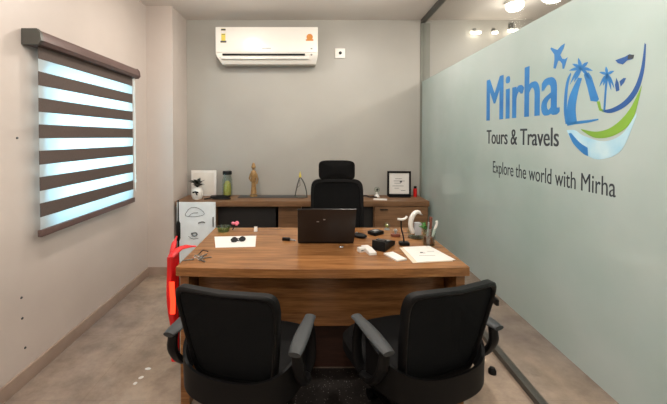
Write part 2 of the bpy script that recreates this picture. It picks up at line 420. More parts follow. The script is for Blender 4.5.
def text_mesh(name, body, u0, u1, z0, z1, material, offset=0.0, cap='M'):
    cu = bpy.data.curves.new(name, 'FONT'); cu.body = body; cu.fill_mode = 'FRONT'
    to = bpy.data.objects.new('tmp', cu); COL.objects.link(to)
    dg = bpy.context.evaluated_depsgraph_get(); me = bpy.data.meshes.new_from_object(to.evaluated_get(dg))
    cu.body = cap; dg.update(); mc = bpy.data.meshes.new_from_object(to.evaluated_get(bpy.context.evaluated_depsgraph_get()))
    cz0 = min(v.co.y for v in mc.vertices); cz1 = max(v.co.y for v in mc.vertices)
    bpy.data.objects.remove(to); bpy.data.meshes.remove(mc)
    x0 = min(v.co.x for v in me.vertices); x1 = max(v.co.x for v in me.vertices)
    for v in me.vertices:
        v.co = Vector((u0 + (v.co.x - x0) / (x1 - x0) * (u1 - u0), -.0022, z0 + (v.co.y - cz0) / (cz1 - cz0) * (z1 - z0)))
    bm = bmesh.new(); bm.from_mesh(me)
    for k in ((-1, 1) if offset else ()):          # heavier stroke: the same outline again, a hair to each side
        t_ = bmesh.new(); t_.from_mesh(me); bmesh.ops.translate(t_, vec=(k * offset * (z1 - z0), .00006 * k, 0), verts=t_.verts)
        m2 = bpy.data.meshes.new('t'); t_.to_mesh(m2); t_.free(); bm.from_mesh(m2); bpy.data.meshes.remove(m2)
    ex = bmesh.ops.extrude_face_region(bm, geom=bm.faces[:])
    bmesh.ops.translate(bm, vec=(0, .0007, 0), verts=[e for e in ex['geom'] if isinstance(e, bmesh.types.BMVert)])
    bmesh.ops.recalc_face_normals(bm, faces=bm.faces); bm.to_mesh(me); bm.free()
    me.materials.clear(); me.materials.append(material); me.name = name
    me.shade_flat()
    o = bpy.data.objects.new(name, me); COL.objects.link(o); o.parent = gp; return o
u0 = G(487, 118)[0]; u1 = G(558.5, 118)[0]
text_mesh('lettering', 'Mirha', u0, u1, 1.527, 1.805, M['logo_blue'], .028)['label'] = 'large blue word Mirha'
text_mesh('lettering', 'Tours & Travels', G(487, 140)[0], G(559, 140)[0], 1.369, 1.461, M['logo_ink'], .02, 'T')['label'] = 'charcoal words Tours & Travels'
text_mesh('lettering', 'Explore the world with Mirha', G(493.5, 170)[0], G(617, 190)[0], 1.178, 1.255, M['logo_ink'], 0, 'E')['label'] = 'charcoal line Explore the world with Mirha'

def Z8(pts): return [G(540 + x / 3.11, 30 + y / 3.11) for x, y in pts]
def spline(pts, n=6):
    out = []
    P = [Vector(p) for p in pts]
    for i in range(len(P) - 1):
        a = P[max(i - 1, 0)]; b_ = P[i]; c = P[i + 1]; d = P[min(i + 2, len(P) - 1)]
        for k in range(n):
            t = k / n
            out.append(tuple(.5 * ((2 * b_) + (c - a) * t + (2 * a - 5 * b_ + 4 * c - d) * t * t + (3 * b_ - a - 3 * c + d) * t ** 3)))
    out.append(tuple(P[-1])); return out
def band(side1, side2): return Z8(spline(side1) + spline(side2)[::-1])
def lp(b, poly, layer=0): b.prism(poly, -.0022 - .0003 * layer, -.0015, 'y')
def Z2(pts): return [G(560 + x / 5.77, 40 + y / 5.77) for x, y in pts]
b = MB()
lp(b, Z2(spline([(58, 190), (38, 230), (26, 300), (22, 404), (33, 485)]) + spline([(62, 198), (50, 240), (42, 300), (39, 404), (46, 485)])[::-1]))
lp(b, Z2(spline([(102, 218), (76, 270), (52, 330), (40, 404), (47, 485)]) + spline([(124, 222), (108, 280), (96, 340), (90, 404), (100, 484)])[::-1]))
lp(b, Z2([(134, 200), (162, 188), (180, 215), (205, 290), (224, 342), (212, 356), (176, 352), (158, 280)]))
lp(b, band([(84, 290), (110, 284), (150, 280), (182, 276)], [(86, 298), (112, 293), (150, 288), (182, 280)]))
def frond(b, cx, cy, ang, ln, wd, droop):
    a = R(ang); pts1 = []; pts2 = []
    for k in range(6):
        s_ = k / 5; x = cx + math.cos(a) * ln * s_; y = cy - math.sin(a) * ln * s_ + droop * s_ * s_
        wv = wd * math.sin(PI * (.12 + .86 * s_)); nx, ny = math.sin(a), math.cos(a)
        pts1.append((x + nx * wv, y + ny * wv)); pts2.append((x - nx * wv, y - ny * wv))
    lp(b, Z8(pts1 + pts2[::-1]))
for ang, dr in ((104, 2), (55, 9), (138, 9), (10, 12), (172, 10), (203, 34), (235, 10), (-28, 22)):
    frond(b, 126, 122, ang, 37, 5.2, dr)
for ang, dr in ((98, 2), (40, 6), (150, 6), (-35, 26), (215, 20), (245, 8), (-62, 22)):
    frond(b, 207, 140, ang, 28, 4.2, dr)
lp(b, Z8([(203, 145), (210, 145), (206, 190), (203, 248), (197, 250), (200, 195)]))
b.build('palm_emblem', M['logo_blue'], gp)['label'] = 'blue palm trees of the round emblem'
b = MB()
lp(b, band([(192, 250), (225, 243), (262, 220), (292, 180), (312, 120), (322, 42)], [(192, 253), (222, 258), (268, 236), (303, 192), (322, 125), (326, 46)]))
lp(b, Z8([(232, 95), (262, 84), (276, 76), (289, 80), (284, 92), (268, 96), (255, 108), (240, 104)]))
lp(b, Z8([(246, 160), (258, 150), (266, 150), (260, 164), (250, 176)]))
lp(b, Z8([(236, 150), (243, 165), (246, 188), (236, 192), (232, 172)]))
b.build('swoosh', M['logo_deep'], gp)['label'] = 'deep blue swoosh and birds'
b = MB()
lp(b, band([(128, 308), (180, 316), (230, 298), (278, 248), (316, 172)], [(130, 312), (176, 336), (236, 326), (288, 280), (314, 182)]))
lp(b, Z8([(176, 222), (186, 222), (190, 244), (200, 250), (198, 256), (184, 250)]))
b.build('leaf_stripe', M['logo_green'], gp)['label'] = 'green stripe of the round emblem'
b = MB()
lp(b, band([(84, 312), (110, 312), (140, 330), (200, 346), (256, 324), (300, 258)], [(92, 330), (112, 362), (150, 392), (196, 402), (256, 372), (300, 268)]))
b.build('wave', M['logo_pale'], gp)['label'] = 'pale blue wave of the round emblem'
b = MB(); lp(b, Z8(spline([(90, 322), (106, 354), (136, 384), (152, 392)]) + spline([(150, 366), (128, 352), (112, 336), (98, 320)])), 1)
b.build('wave', M['logo_blue'], gp)
b = MB(); lp(b, Z8([(272, 78), (290, 78), (287, 90), (270, 92)]), 1); b.build('bird_head', M['logo_ink'], gp)
# aeroplane from the other zoom (470,30)/2.244
def Z4(pts): return [G(470 + x / 2.244, 30 + y / 2.244) for x, y in pts]
b = MB(); lp(b, [G(535 + x / 8.08, 30 + y / 8.08) for x, y in [(235, 112), (225, 150), (198, 205), (215, 235), (238, 238), (258, 222), (247, 260), (230, 315), (218, 315), (215, 275), (195, 250), (182, 252), (162, 315), (145, 310), (152, 240), (150, 200), (118, 155), (125, 144), (150, 155), (175, 165), (205, 130)]])
b.build('aeroplane_emblem', M['logo_blue'], gp)

# neighbouring room fixtures seen above the film
for px, py, lab in ((474, 33, 'small wall light with dark bracket beyond the glass, farthest left'),
                    (493, 33, 'small wall light beyond the glass, middle of three'), (511, 31, 'small wall light with dark oval bracket nearest the frosted film')):
    x = (px - 306) / (F / 3.84); zz = HC + (137 - py) / (F / 3.84)
    t = thing('wall_light', lab, 'wall light', (x, YB, zz), 0, 'wall lights beyond the glass')
    b = MB(); q_ = .5 if px < 500 else .9; b.box(-.03 * q_, .03 * q_, -.03, 0, .01, .10 * q_, .008); b.cyl((0, -.02, .012), (0, -.035, -.01), .012); b.build('bracket', M['alu'], t)
    hw_ = .028 if px == 493 else .055; MB().box(-hw_, hw_, -.06, -.035, -.02, .006, .008).build('lit_bar', M['bulb'], t)

# ------------------------------------------------------------------ air conditioner
ac = thing('air_conditioner', 'white split air conditioner mounted high on the grey back wall', 'air conditioner', (-.42, YB, 2.205))
W2 = .549
prof = [(0, .02), (0, .385), (-.03, .393), (-.185, .393), (-.205, .385), (-.212, .10), (-.20, .06), (-.15, .0), (-.05, 0)]
b = MB(); b.prism(prof, -W2, W2, 'x'); o = b.build('body', M['ac_white'], ac)
for v in o.data.vertices:
    if v.co.z < .09: v.co.x *= 1 - .10 * (.09 - v.co.z) / .09 * (1 if v.co.x < 0 else .4)
bv = o.modifiers.new('b', 'BEVEL'); bv.width = .012; bv.segments = 3; bv.limit_method = 'ANGLE'
MB().box(-W2 + .004, W2 - .004, -.222, -.213, .115, .382, .004).build('front_panel', M['ac_white'], ac)
MB().box(-W2 + .075, W2 - .14, -.2185, -.205, .082, .102, .002).build('air_slot', M['black'], ac)
MB().box(-W2 + .06, W2 - .10, -.214, -.19, .045, .071, .003, rot=Matrix.Rotation(R(-8), 3, 'X'), org=(0, -.2, .055)).build('louver', M['white'], ac)
b = MB(); b.box(-W2 + .065, -W2 + .11, -.2236, -.2225, .215, .365); lbl = b.build('energy_label', M['yellow'], ac)
b = MB(); b.box(-W2 + .063, -W2 + .112, -.2244, -.2238, .345, .362); b.box(-W2 + .056, -W2 + .119, -.2244, -.2238, .217, .236); b.box(-W2 + .07, -W2 + .105, -.2244, -.2238, .30, .306); b.build('print', M['ink'], lbl)
b = MB(); b.box(-W2 + .066, -W2 + .109, -.2241, -.2237, .312, .343); b.build('white_field', M['paper'], lbl)
b = MB(); b.cyl((W2 - .09, -.2236, .275), (W2 - .09, -.2225, .275), .034); b.box(W2 - .13, W2 - .05, -.224, -.2225, .235, .252); b.build('round_sticker', M['orange'], ac)
b = MB()
for i in range(7): b.box(-.052 + i * .014, -.042 + i * .014, -.2236, -.2225, .15, .16)
b.build('maker_mark', M['grey'], ac)
MB().box(W2 - .08, W2 - .06, -.2236, -.2225, .145, .16).build('indicator', M['grey'], ac); MB().cyl((W2 - .07, -.213, .09), (W2 - .07, -.2165, .09), .010).build('receiver', M['grey'], ac)
# wall socket
so = thing('wall_socket', 'small white wall socket with a dark knob right of the air conditioner', 'wall socket', (.385, YB, 2.36))
MB().box(-.058, .058, -.014, 0, -.055, .055, .005).build('plate', M['white'], so)
MB().cyl((.002, -.014, .002), (.002, -.024, .002), .017).build('knob', M['black'], so)

# ------------------------------------------------------------------ credenza
CT = .754; CF = 3.48
cr = thing('credenza', 'long low wooden credenza against the back wall', 'cabinet', (0, YB, 0))
f = CF - YB
MB().box(XC + .012, 1.268, f, -.004, CT - .055, CT, .004).build('worktop', M['cab_wood'], cr)
for x0, x1 in ((XC + .02, XC + .04), (-.955, -.93), (.70, .725), (1.24, 1.262)):
    MB().box(x0, x1, f + .021, -.006, 0, CT - .056).build('side_panel', M['cab_wood'], cr)
for x0, x1 in ((.726, 1.239), (XC + .041, -.956)):
    MB().box(x0, x1, f + .03, -.006, 0, .059).build('plinth', M['cab_wood'], cr)
MB().box(-.929, .699, -.03, -.006, 0, CT - .056).build('back_panel', M['dark_recess'], cr)
MB().box(-.929, -.32, f + .10, -.031, .08, CT - .06, .003).build('dark_drawer', M['dark_recess'], cr)
MB().box(.40, .699, f + .06, -.031, .05, CT - .06, .003).build('dark_drawer', M['dark_recess'], cr)
d = MB().box(-.29, -.05, f + .08, -.031, .08, CT - .058, .003).build('drawer', M['cab_wood'], cr)
d = MB().box(.712, 1.25, f - .0, f + .02, .06, CT - .06, .002).build('door', M['cab_wood'], cr)
MB().box(.76, .84, f - .012, f - .0005, CT - .09, CT - .08, .002).build('handle', M['black'], d)
d = MB().box(-1.318, -.925, f - .024, f - .002, .07, CT - .006, .002).build('door', mat('cool white laminate', (240, 247, 250), .3), cr); d['label'] = 'white door with thin dark drawings'  # cool tint of the window light is put into the door colour
MB().box(-.950, -.942, f - .040, f - .0245, .50, .60, .003).build('handle', M['black'], d)
b = MB()
def ink(pts, r=.0026): b.tube([(x, f - .026, z_) for x, z_ in pts], r, 6, smooth=1)
ink([(-1.23, .63), (-1.19, .69), (-1.12, .70), (-1.05, .66), (-1.03, .62), (-1.13, .60), (-1.23, .605), (-1.23, .63)])
ink([(-1.20, .60), (-1.16, .64), (-1.10, .64)])
ink([(-1.10, .535), (-1.06, .55), (-1.03, .54)], .006)
ink([(-1.17, .43), (-1.12, .44), (-1.11, .41), (-1.15, .40), (-1.17, .43)], .007)
ink([(-1.20, .40), (-1.16, .37), (-1.10, .38)], .003)
b.build('drawing', mat('faded marker', (110, 116, 120), .6), d)

# --- things on the credenza
o = MB().box(-.32, .32, -.085, .085, 0, .006, .002).build('flat_folder', mat('dark grey card', (62, 62, 64), .4))
single(o, 'long flat dark grey folder lying on credenza around the golden figurine foot', 'folder', (-.42, 3.745, CT))
def CX(px, y=3.72): return (px - 306) * y / F
t = thing('picture_board', 'square white board propped against back wall at left end of credenza', 'board', (CX(203.5, 3.8), 3.80, CT))
MB().box(-.14, .14, 0, .018, 0, .285, .004).build('board', M['paper'], t)
MB().box(-.115, .115, -.0015, -.0002, .02, .26).build('faint_print', mat('faint print', (228, 222, 212), .7), t)
t = thing('potted_plant', 'dark leaved plant in white pot before the square white board', 'plant', (CX(197, 3.62), 3.62, CT))
MB().lathe([(0, 0), (.045, 0), (.058, .03), (.060, .08), (.045, .115), (.035, .125), (.03, .12), (0, .118)]).build('pot', M['white'], t)
b = MB()
for i in range(22):
    a = random.uniform(0, 2 * PI); el = random.uniform(.15, 1.3); ln = random.uniform(.07, .115)
    dx = math.cos(a) * math.cos(el) * ln; dy = math.sin(a) * math.cos(el) * ln; dz = math.sin(el) * ln
    b.tube([(0, 0, .125), (dx * .5, dy * .5, .135 + dz * .8), (dx, dy, .13 + dz)], [.004, .017, .002], 6, (1, .3))
b.build('leaves', M['darkgreen'], t)
b = MB(); b.tube([(-.03, -.057, .075), (0, -.064, .085), (.03, -.057, .075)], .008, 8); b.tube([(0, -.064, .085), (.02, -.066, .05)], .006, 6); b.build('bow', M['black'], t)
o = MB().tube([(-.14, -.02, .006), (-.08, .03, .008), (0, -.01, .014), (.07, .03, .008), (.15, .0, .006), (.06, -.04, .01), (-.05, -.03, .012)], .007, 8, smooth=2).build('cable', M['black'])
single(o, 'black coiled cable lying before the glass jar on credenza', 'cable', (CX(218, 3.60), 3.59, CT + .001))
o = MB().box(-.11, .10, -.05, .05, 0, .014, .003).build('notebook', M['black'])
single(o, 'black flat notebook between white board and glass jar', 'notebook', (CX(220, 3.7), 3.73, CT), 8)
t = thing('glass_jar', 'glass jar with black lid and greenish filling on credenza', 'jar', (CX(228.5, 3.74), 3.74, CT + .0))
t.scale = (1, 1, 1.12); t.location.y = 3.795; t.location.x = CX(227, 3.79)
MB().lathe([(0, 0), (.052, 0), (.056, .01), (.056, .17), (.04, .20), (.038, .215), (0, .215)]).build('jar_body', M['jar_glass'], t)
MB().lathe([(0, .006), (.040, .006), (.043, .05), (.038, .12), (.02, .15), (0, .15)]).build('filling', M['sand'], t)
MB().lathe([(0, .216), (.050, .216), (.050, .244), (.046, .25), (0, .25)]).build('lid', M['black'], t)

t = thing('figurine', 'tall slim golden standing figurine on the dark folder on credenza', 'figurine', (CX(253.5, 3.74), 3.74, CT + .0062))
MB().lathe([(0, 0), (.042, 0), (.042, .015), (.035, .022), (0, .022)]).build('plinth', M['gold'], t)
b = MB(); b.lathe([(.016, 0), (.034, .01), (.026, .08), (.024, .13), (.030, .17), (.036, .22), (.030, .25), (.012, .268), (.011, .28)], (0, 0, .022))
b.ball((0, 0, .325), .024, (1, 1, 1.15)); b.lathe([(.02, 0), (.018, .012), (.004, .03)], (0, 0, .342))
b.tube([(-.032, 0, .25), (-.045, -.01, .20), (-.02, -.035, .17)], .009, 8); b.tube([(.032, 0, .25), (.047, -.005, .19), (.036, -.02, .14)], .009, 8)
b.build('body', M['gold'], t)
t = thing('wire_ornament', 'pointed metal wire ornament shaped like an A left of black headrest', 'ornament', (CX(301, 3.72), 3.72, CT))
b = MB(); b.tube([(-.065, 0, .008), (-.055, 0, .07), (-.03, 0, .17), (-.012, 0, .22)], .006, 8, smooth=1); b.tube([(.065, 0, .008), (.058, 0, .08), (.03, 0, .17), (-.008, 0, .22)], .006, 8, smooth=1)
b.tube([(-.05, 0, .10), (-.01, -.005, .13), (-.015, 0, .19)], .003, 6); b.build('wire_frame', M['alu'], t)
MB().lathe([(0, 0), (.075, 0), (.075, .008), (0, .01)], n=24).build('foot', M['alu'], t)
MB().lathe([(.012, .218), (.014, .235), (.008, .262), (.001, .285)], (-.01, 0, 0)).build('tip', M['yellow'], t)
o = MB().tube([(-.09, 0, .006), (-.03, .03, .02), (.02, -.02, .012), (.06, .02, .007), (.10, 0, .006)], .008, 8, smooth=2).build('cable', M['black'])
single(o, 'black cable on credenza right of the high-backed chair', 'cable', (CX(368, 3.68), 3.68, CT + .001))
t = thing('glass_globe', 'small clear globe ornament left of black framed certificate', 'ornament', (CX(377.5, 3.72), 3.74, CT))
MB().lathe([(0, 0), (.03, 0), (.022, .02), (.01, .03), (.01, .05), (0, .05)]).build('foot', M['white'], t)
MB().ball((0, 0, .08), .032).build('globe', M['jar_glass'], t)
MB().ball((.004, 0, .08), .012).build('core', M['black'], t)
o = MB().box(-.07, .07, -.045, .045, 0, .003).build('paper_slip', M['paper'])
single(o, 'white paper slip at front of credenza below clear globe', 'paper', (CX(380, 3.6), 3.58, CT + .0005), -14)
t = thing('framed_certificate', 'black framed certificate standing at right end of credenza', 'picture frame', (CX(399.5, 3.72), 3.73, CT))
t.rotation_euler = (0, 0, R(-3))
b = MB(); w_ = .128; h_ = .285
b.box(-w_, -w_ + .02, -.008, .012, .012, h_, .002); b.box(w_ - .02, w_, -.008, .012, .012, h_, .002); b.box(-w_ + .02, w_ - .02, -.008, .012, h_ - .02, h_, .002); b.box(-w_ + .02, w_ - .02, -.008, .012, .012, .034, .002)
b.build('frame', M['black'], t)
s_ = MB().box(-w_ + .0205, w_ - .0205, 0, .008, .0345, h_ - .0205).build('certificate', M['paper'], t)
b = MB()
for k, (a, c, z_) in enumerate(((-.04, .03, .20), (-.06, .06, .175), (-.05, .02, .15), (-.07, .05, .12), (-.05, .0, .095), (.02, .07, .07))): b.box(a, c, -.0014, -.0003, z_, z_ + .004)
b.cyl((.02, -.0014, .17), (.02, -.0003, .17), .012)
b.build('print', M['ink'], s_)
MB().box(-.11, .12, -.035, .05, 0, .0115, .003).build('stand', M['black'], t)
t = thing('red_tube', 'small red lidded tube beside the black framed certificate', 'container', (CX(415.5, 3.76), 3.76, CT))
MB().lathe([(0, 0), (.02, 0), (.021, .09), (0, .09)]).build('tube_body', M['red'], t)
MB().lathe([(0, .0905), (.017, .0905), (.015, .115), (0, .117)]).build('cap', M['black'], t)

# ------------------------------------------------------------------ desk
DZ = .75; DX0, DX1 = -.664, .835; DY0, DY1 = 1.723, 2.48
dk = thing('office_desk', 'large wooden office desk in the middle of the room', 'desk', (0, DY0, 0))
def bow(x, a=.03): t_ = (x - DX0) / (DX1 - DX0) * 2 - 1; return -a * (1 - t_ * t_)
xs = [DX0 + (DX1 - DX0) * i / 24 for i in range(25)]
b = MB(); b.prism([(x, bow(x)) for x in xs] + [(DX1, DY1 - DY0), (DX0, DY1 - DY0)], DZ - .045, DZ, 'z')
o = b.build('desktop', M['desk_wood'], dk); bv = o.modifiers.new('b', 'BEVEL'); bv.width = .003; bv.segments = 2; bv.limit_method = 'ANGLE'
for x0 in (DX0 + .01, DX1 - .055): MB().box(x0, x0 + .045, .03, DY1 - DY0 - .03, 0, DZ - .0455, .002).build('side_panel', M['desk_wood'], dk)
xs = [DX0 + .066 + (DX1 - DX0 - .132) * i / 20 for i in range(21)]
MB().prism([(x, .165 + bow(x, .035)) for x in xs] + [(x, .185 + bow(x, .035)) for x in xs[::-1]], .375, DZ - .062, 'z').build('modesty_panel', M['desk_wood'], dk)
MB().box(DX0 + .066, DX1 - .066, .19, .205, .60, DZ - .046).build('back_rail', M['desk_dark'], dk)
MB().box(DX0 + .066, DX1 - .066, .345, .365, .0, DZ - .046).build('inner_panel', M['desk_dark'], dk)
def D(px, py): k = (py - 137) / (HC - DZ); return ((px - 306) / k, F / k)

# laptop
x, y = D(326, 244.5)
t = thing('laptop', 'black open laptop seen from behind its lid on the desk', 'laptop', (x, y, DZ))
MB().box(-.172, .172, .004, .24, .004, .022, .004).build('base', M['black'], t)
k_ = MB().box(-.15, .15, .03, .13, .0222, .0236, .0005).build('keyboard', M['dark_recess'], t)
rot = Matrix.Rotation(R(24), 3, 'X')
MB().box(-.174, .174, -.008, 0, .018, .262, .003, rot=rot, org=(0, 0, .02)).build('lid', mat('laptop lid', (24, 20, 19), .3), t)
MB().box(-.06, -.045, -.0092, -.0084, .17, .176, rot=rot, org=(0, 0, .02)).build('lid_mark', M['grey'], t); MB().box(-.02, -.008, -.0092, -.0084, .185, .192, rot=rot, org=(0, 0, .02)).build('lid_mark', M['grey'], t)
MB().box(-.165, .165, .0005, .0015, .035, .25, rot=rot, org=(0, 0, .02)).build('screen', mat('dark screen', (18, 20, 24), .15), t)
for hx in (-.12, .07): MB().cyl((hx, .006, .02), (hx + .05, .006, .02), .007).build('hinge', M['black'], t)
x, y = D(287, 241)
t = thing('charger_plug', 'black charger plug with short cable left of the laptop', 'plug', (x, y, DZ), -14)
MB().box(-.03, .02, -.012, .012, 0, .018, .005).build('plug', M['black'], t)
MB().tube([(.018, 0, .008), (.05, -.004, .006), (.058, -.006, .006)], .004, 8).build('cable', M['grey'], t)
# keys
x, y = D(197, 260)
t = thing('key_bunch', 'bunch of steel keys on a ring at left front of desk', 'keys', (x, y, DZ + .0005))
b = MB(); b.tube([(.02 * math.cos(2 * PI * i / 20), .02 * math.sin(2 * PI * i / 20), .012 + .004 * math.sin(i)) for i in range(21)], .0025, 6); b.build('key_ring', M['chrome'], t)
for ang, L_ in ((200, .06), (20, .055), (70, .065), (-40, .05)):
    m_ = Matrix.Rotation(R(ang), 3, 'Z')
    MB().box(.018, .036, -.010, .010, .001, .004, .001, rot=m_).box(.034, .018 + L_, -.004, .004, .001, .004, rot=m_).box(L_ + .0, L_ + .01, .003, .007, .001, .004, rot=m_).build('key', M['steel'], t)
b = MB(); b.tube([(-.01, .02, .01), (.01, .06, .03), (.03, .09, .012)], .003, 6); b.build('fob_strap', M['black'], t)
# left paper with plug
A_ = [D(214, 237.5), D(256, 236.5), D(255, 247.5), D(215, 248.5)]
def sheet(name, pts, h, material):
    cx = sum(p[0] for p in pts) / 4; cy = sum(p[1] for p in pts) / 4
    o = MB().prism([(p[0] - cx, p[1] - cy) for p in pts], 0, h, 'z').build(name, material, None, False); o.location = (cx, cy, DZ + .0004); return o
o = sheet('paper_sheet', A_, .002, M['paper']); tag(o, 'white paper sheet under black spectacles at left of desk', 'paper')
x, y = D(233, 243)
t = thing('spectacles', 'black framed spectacles folded on the left white paper', 'spectacles', (x + .03, y + .005, DZ + .0028), 18)
t.scale = (.75, .75, .75)
for sx in (-.033, .033):
    b = MB(); b.tube([(sx + .027 * math.cos(2 * PI * i / 18), 0, .020 + .018 * math.sin(2 * PI * i / 18)) for i in range(19)], .003, 6); b.build('rim', M['black'], t)
    MB().cyl((sx, -.0008, .020), (sx, .0008, .020), .0245, n=24).build('lens', mat('dark lens', (30, 30, 34), .1), t)
MB().tube([(-.008, 0, .026), (0, 0, .030), (.008, 0, .026)], .003, 6).build('bridge', M['black'], t)
MB().tube([(-.06, 0, .024), (-.062, .02, .014), (.0, .03, .004), (.05, .032, .003)], .0025, 6).build('temple', M['black'], t)
MB().tube([(.06, 0, .024), (.062, .012, .014), (.0, .018, .004), (-.05, .022, .003)], .0025, 6).build('temple', M['black'], t)
x, y = D(223.5, 231.5)
o = MB().lathe([(0, .004), (.035, .004), (.046, .035), (.048, .035), (.038, 0), (0, 0)][::-1]).build('glass_bowl', M['green_glass'])
single(o, 'small green glass bowl at far left corner of the desk', 'bowl', (x, y - .005, DZ + .0003))
x, y = D(235.5, 230)
t = thing('paper_flower', 'small pink artificial flower beside the green glass bowl', 'flower', (x, y - .02, DZ))
b = MB()
for i in range(7):
    a = 2 * PI * i / 7; b.ball((.017 * math.cos(a), .012 * math.sin(a), .05 + .006 * math.sin(2 * a)), .012, (1, 1, .7), 10)
b.build('petals', M['pink'], t)
MB().tube([(-.02, 0, .004), (-.01, 0, .02), (0, 0, .045)], .003, 6).build('stem', M['black'], t)
x, y = D(255.5, 231.5)
o = MB().prism([(-.012, 0), (.012, 0), (.0, .032)], -.011, .011, 'x').build('card_tent', M['paper']); single(o, 'tiny white tent card at far edge of the desk', 'card', (x, y, DZ + .0003))
# right-hand clutter
x, y = D(341.5, 249)
o = MB().ball((0, 0, .008), .012, (1.2, 1, .65)).build('pebble', M['chrome']); single(o, 'tiny shiny pebble in front of the laptop lid', 'pebble', (x, y, DZ))
x, y = D(360, 238)
t = thing('computer_mouse', 'black computer mouse right of the laptop', 'computer mouse', (x, y, DZ), 60)
b = MB(); b.ball((0, 0, .014), .05, (.62, 1, .32)); b.build('shell', M['black'], t); MB().cyl((-.004, .022, .028), (.004, .022, .028), .006).build('wheel', M['grey'], t)
x, y = D(376, 234.5)
t = thing('card_case', 'dark square case turned cornerwise near far edge of desk', 'case', (x, y, DZ), 38)
MB().box(-.045, .045, -.035, .035, 0, .022, .005).build('case', M['black'], t); MB().box(-.02, .02, -.015, .015, .0222, .026, .001).build('clasp', M['grey'], t)
x, y = D(387, 229.5)
t = thing('paperweight', 'clear round paperweight at far edge of desk', 'paperweight', (x, y - .01, DZ))
MB().ball((0, 0, .028), .024).build('globe', M['jar_glass'], t); MB().lathe([(0, 0), (.02, 0), (.016, .006), (0, .006)]).build('foot', M['grey'], t); MB().ball((0, 0, .028), .010).build('core', M['sand'], t)
x, y = D(396, 237)
t = thing('stamp', 'small rubber stamp with pale knob right of dark square case', 'stamp', (x, y, DZ), 10)
MB().box(-.028, .028, -.016, .016, 0, .018, .003).build('stamp_block', M['brown'], t); MB().lathe([(.007, .018), (.006, .028), (.012, .04), (.008, .05), (0, .052)]).build('knob', M['grey'], t)
x, y = D(377, 250)
t = thing('card_machine', 'black handheld card machine with white paper roll on desk', 'card machine', (x + .055, y + .05, DZ), 56)
t.scale = (1.15, 1.1, 1)
MB().prism([(-.08, 0), (.07, 0), (.075, .02), (.03, .035), (-.075, .055)], -.036, .036, 'y').build('body', M['black'], t)
b = MB()
for i in range(4):
    for j in range(3): b.box(-.01 + i * .018, .001 + i * .018, -.026 + j * .019, -.013 + j * .019, .036 - i * .004, .044 - i * .006, .001)
b.build('keypad', M['grey'], t)
MB().box(-.055, -.022, -.024, .024, .046, .056, .002, rot=Matrix.Rotation(R(8), 3, 'Y'), org=(-.04, 0, .05)).build('display', mat('grey display', (70, 66, 64), .2), t)
x, y = D(372, 254)
o = MB().prism([(-.062, 0), (.062, 0), (.062, .014), (.0, .022), (-.062, .018)], -.021, .021, 'y').build('receipt_roll', M['paper'])
single(o, 'white oblong box leaning beside the card machine', 'box', (x - .012, y + .03, DZ + .0003), -77)
x, y = D(363.5, 252.5)
t = thing('adapter', 'small white cube adapter left of the card machine', 'adapter', (x - .012, y + .005, DZ), 20)
MB().box(-.018, .018, -.016, .016, 0, .024, .004).build('adapter_body', M['white'], t); MB().box(-.008, .008, -.0175, -.0163, .008, .014).build('socket', M['ink'], t)
x, y = D(395.5, 258)
t = thing('phone', 'white mobile phone lying left of the A4 papers', 'phone', (x, y, DZ), 22)
MB().box(-.032, .032, -.062, .062, 0, .009, .003).build('phone_body', M['white'], t); MB().box(-.028, .028, -.05, .05, .0091, .0096).build('screen', M['paper'], t)
o = sheet('paper_sheet', [D(403, 248.3), D(430, 247), D(456.5, 261.2), D(418, 263.6)], .0015, M['paper'])
o.location.z += .0022
p1 = o; tag(o, 'top white A4 sheet with a small printed mark at right of desk', 'paper', 'stacked A4 sheets')
cx, cy = o.location.x, o.location.y
b = MB(); b.box(-.03, .0, .0, .006, .0016, .0019); b.box(.02, .06, .03, .034, .0016, .0019); b.ball((-.02, .012, .0022), .006, (1.6, 1, .1)); b.box(-.05, .04, -.04, -.037, .0016, .0019); b.build('print', M['ink'], o)
o = sheet('paper_sheet', [D(400, 248.5), D(428, 246.8), D(454, 262), D(413.5, 264)], .0018, mat('cream paper', (226, 212, 190), .7)); tag(o, 'lower cream sheet peeking out left under the top A4 sheet', 'paper', 'stacked A4 sheets')
# gooseneck stand
x, y = D(404.5, 245.5)
t = thing('clip_stand', 'thin black stand with white head behind the A4 papers', 'stand', (x, y, DZ))
MB().box(-.03, .03, -.02, .02, 0, .02, .006).build('base', M['black'], t)
MB().tube([(0, 0, .018), (-.005, 0, .06), (-.018, 0, .10), (-.018, 0, .155)], .0045, 8, smooth=2).build('pole', M['black'], t)
MB().tube([(-.04, 0, .160), (-.01, -.003, .157), (.012, 0, .165), (.016, 0, .178)], .007, 8, smooth=1).build('head', M['white'], t)
# white curved thing
x, y = D(416, 238)
t = thing('bird_figurine', 'white long-necked bird-shaped holder behind the clear pen cup', 'figurine', (x, y, DZ))
b = MB(); b.tube([(-.015, 0, .03), (-.035, 0, .075), (-.028, 0, .13), (-.005, 0, .165), (.02, 0, .172), (.035, 0, .155)], [.013, .016, .016, .016, .016, .016, .015, .014, .013, .011, .008, .005], 12, smooth=1); b.build('neck', M['white'], t)
MB().tube([(.03, 0, .158), (.045, 0, .15)], [.006, .003], 8).build('beak', M['grey'], t)
MB().box(-.008, .035, -.02, .02, .02, .10, .008).build('card_block', mat('pale grey plastic', (186, 188, 192), .3), t)
b = MB(); b.tube([(-.04, 0, .07), (-.05, 0, .035), (-.025, 0, .012), (.02, 0, .008), (.045, 0, .012)], .008, 8, smooth=2); b.lathe([(0, 0), (.05, 0), (.05, .006), (0, .008)]); b.build('base', M['jar_glass'], t)
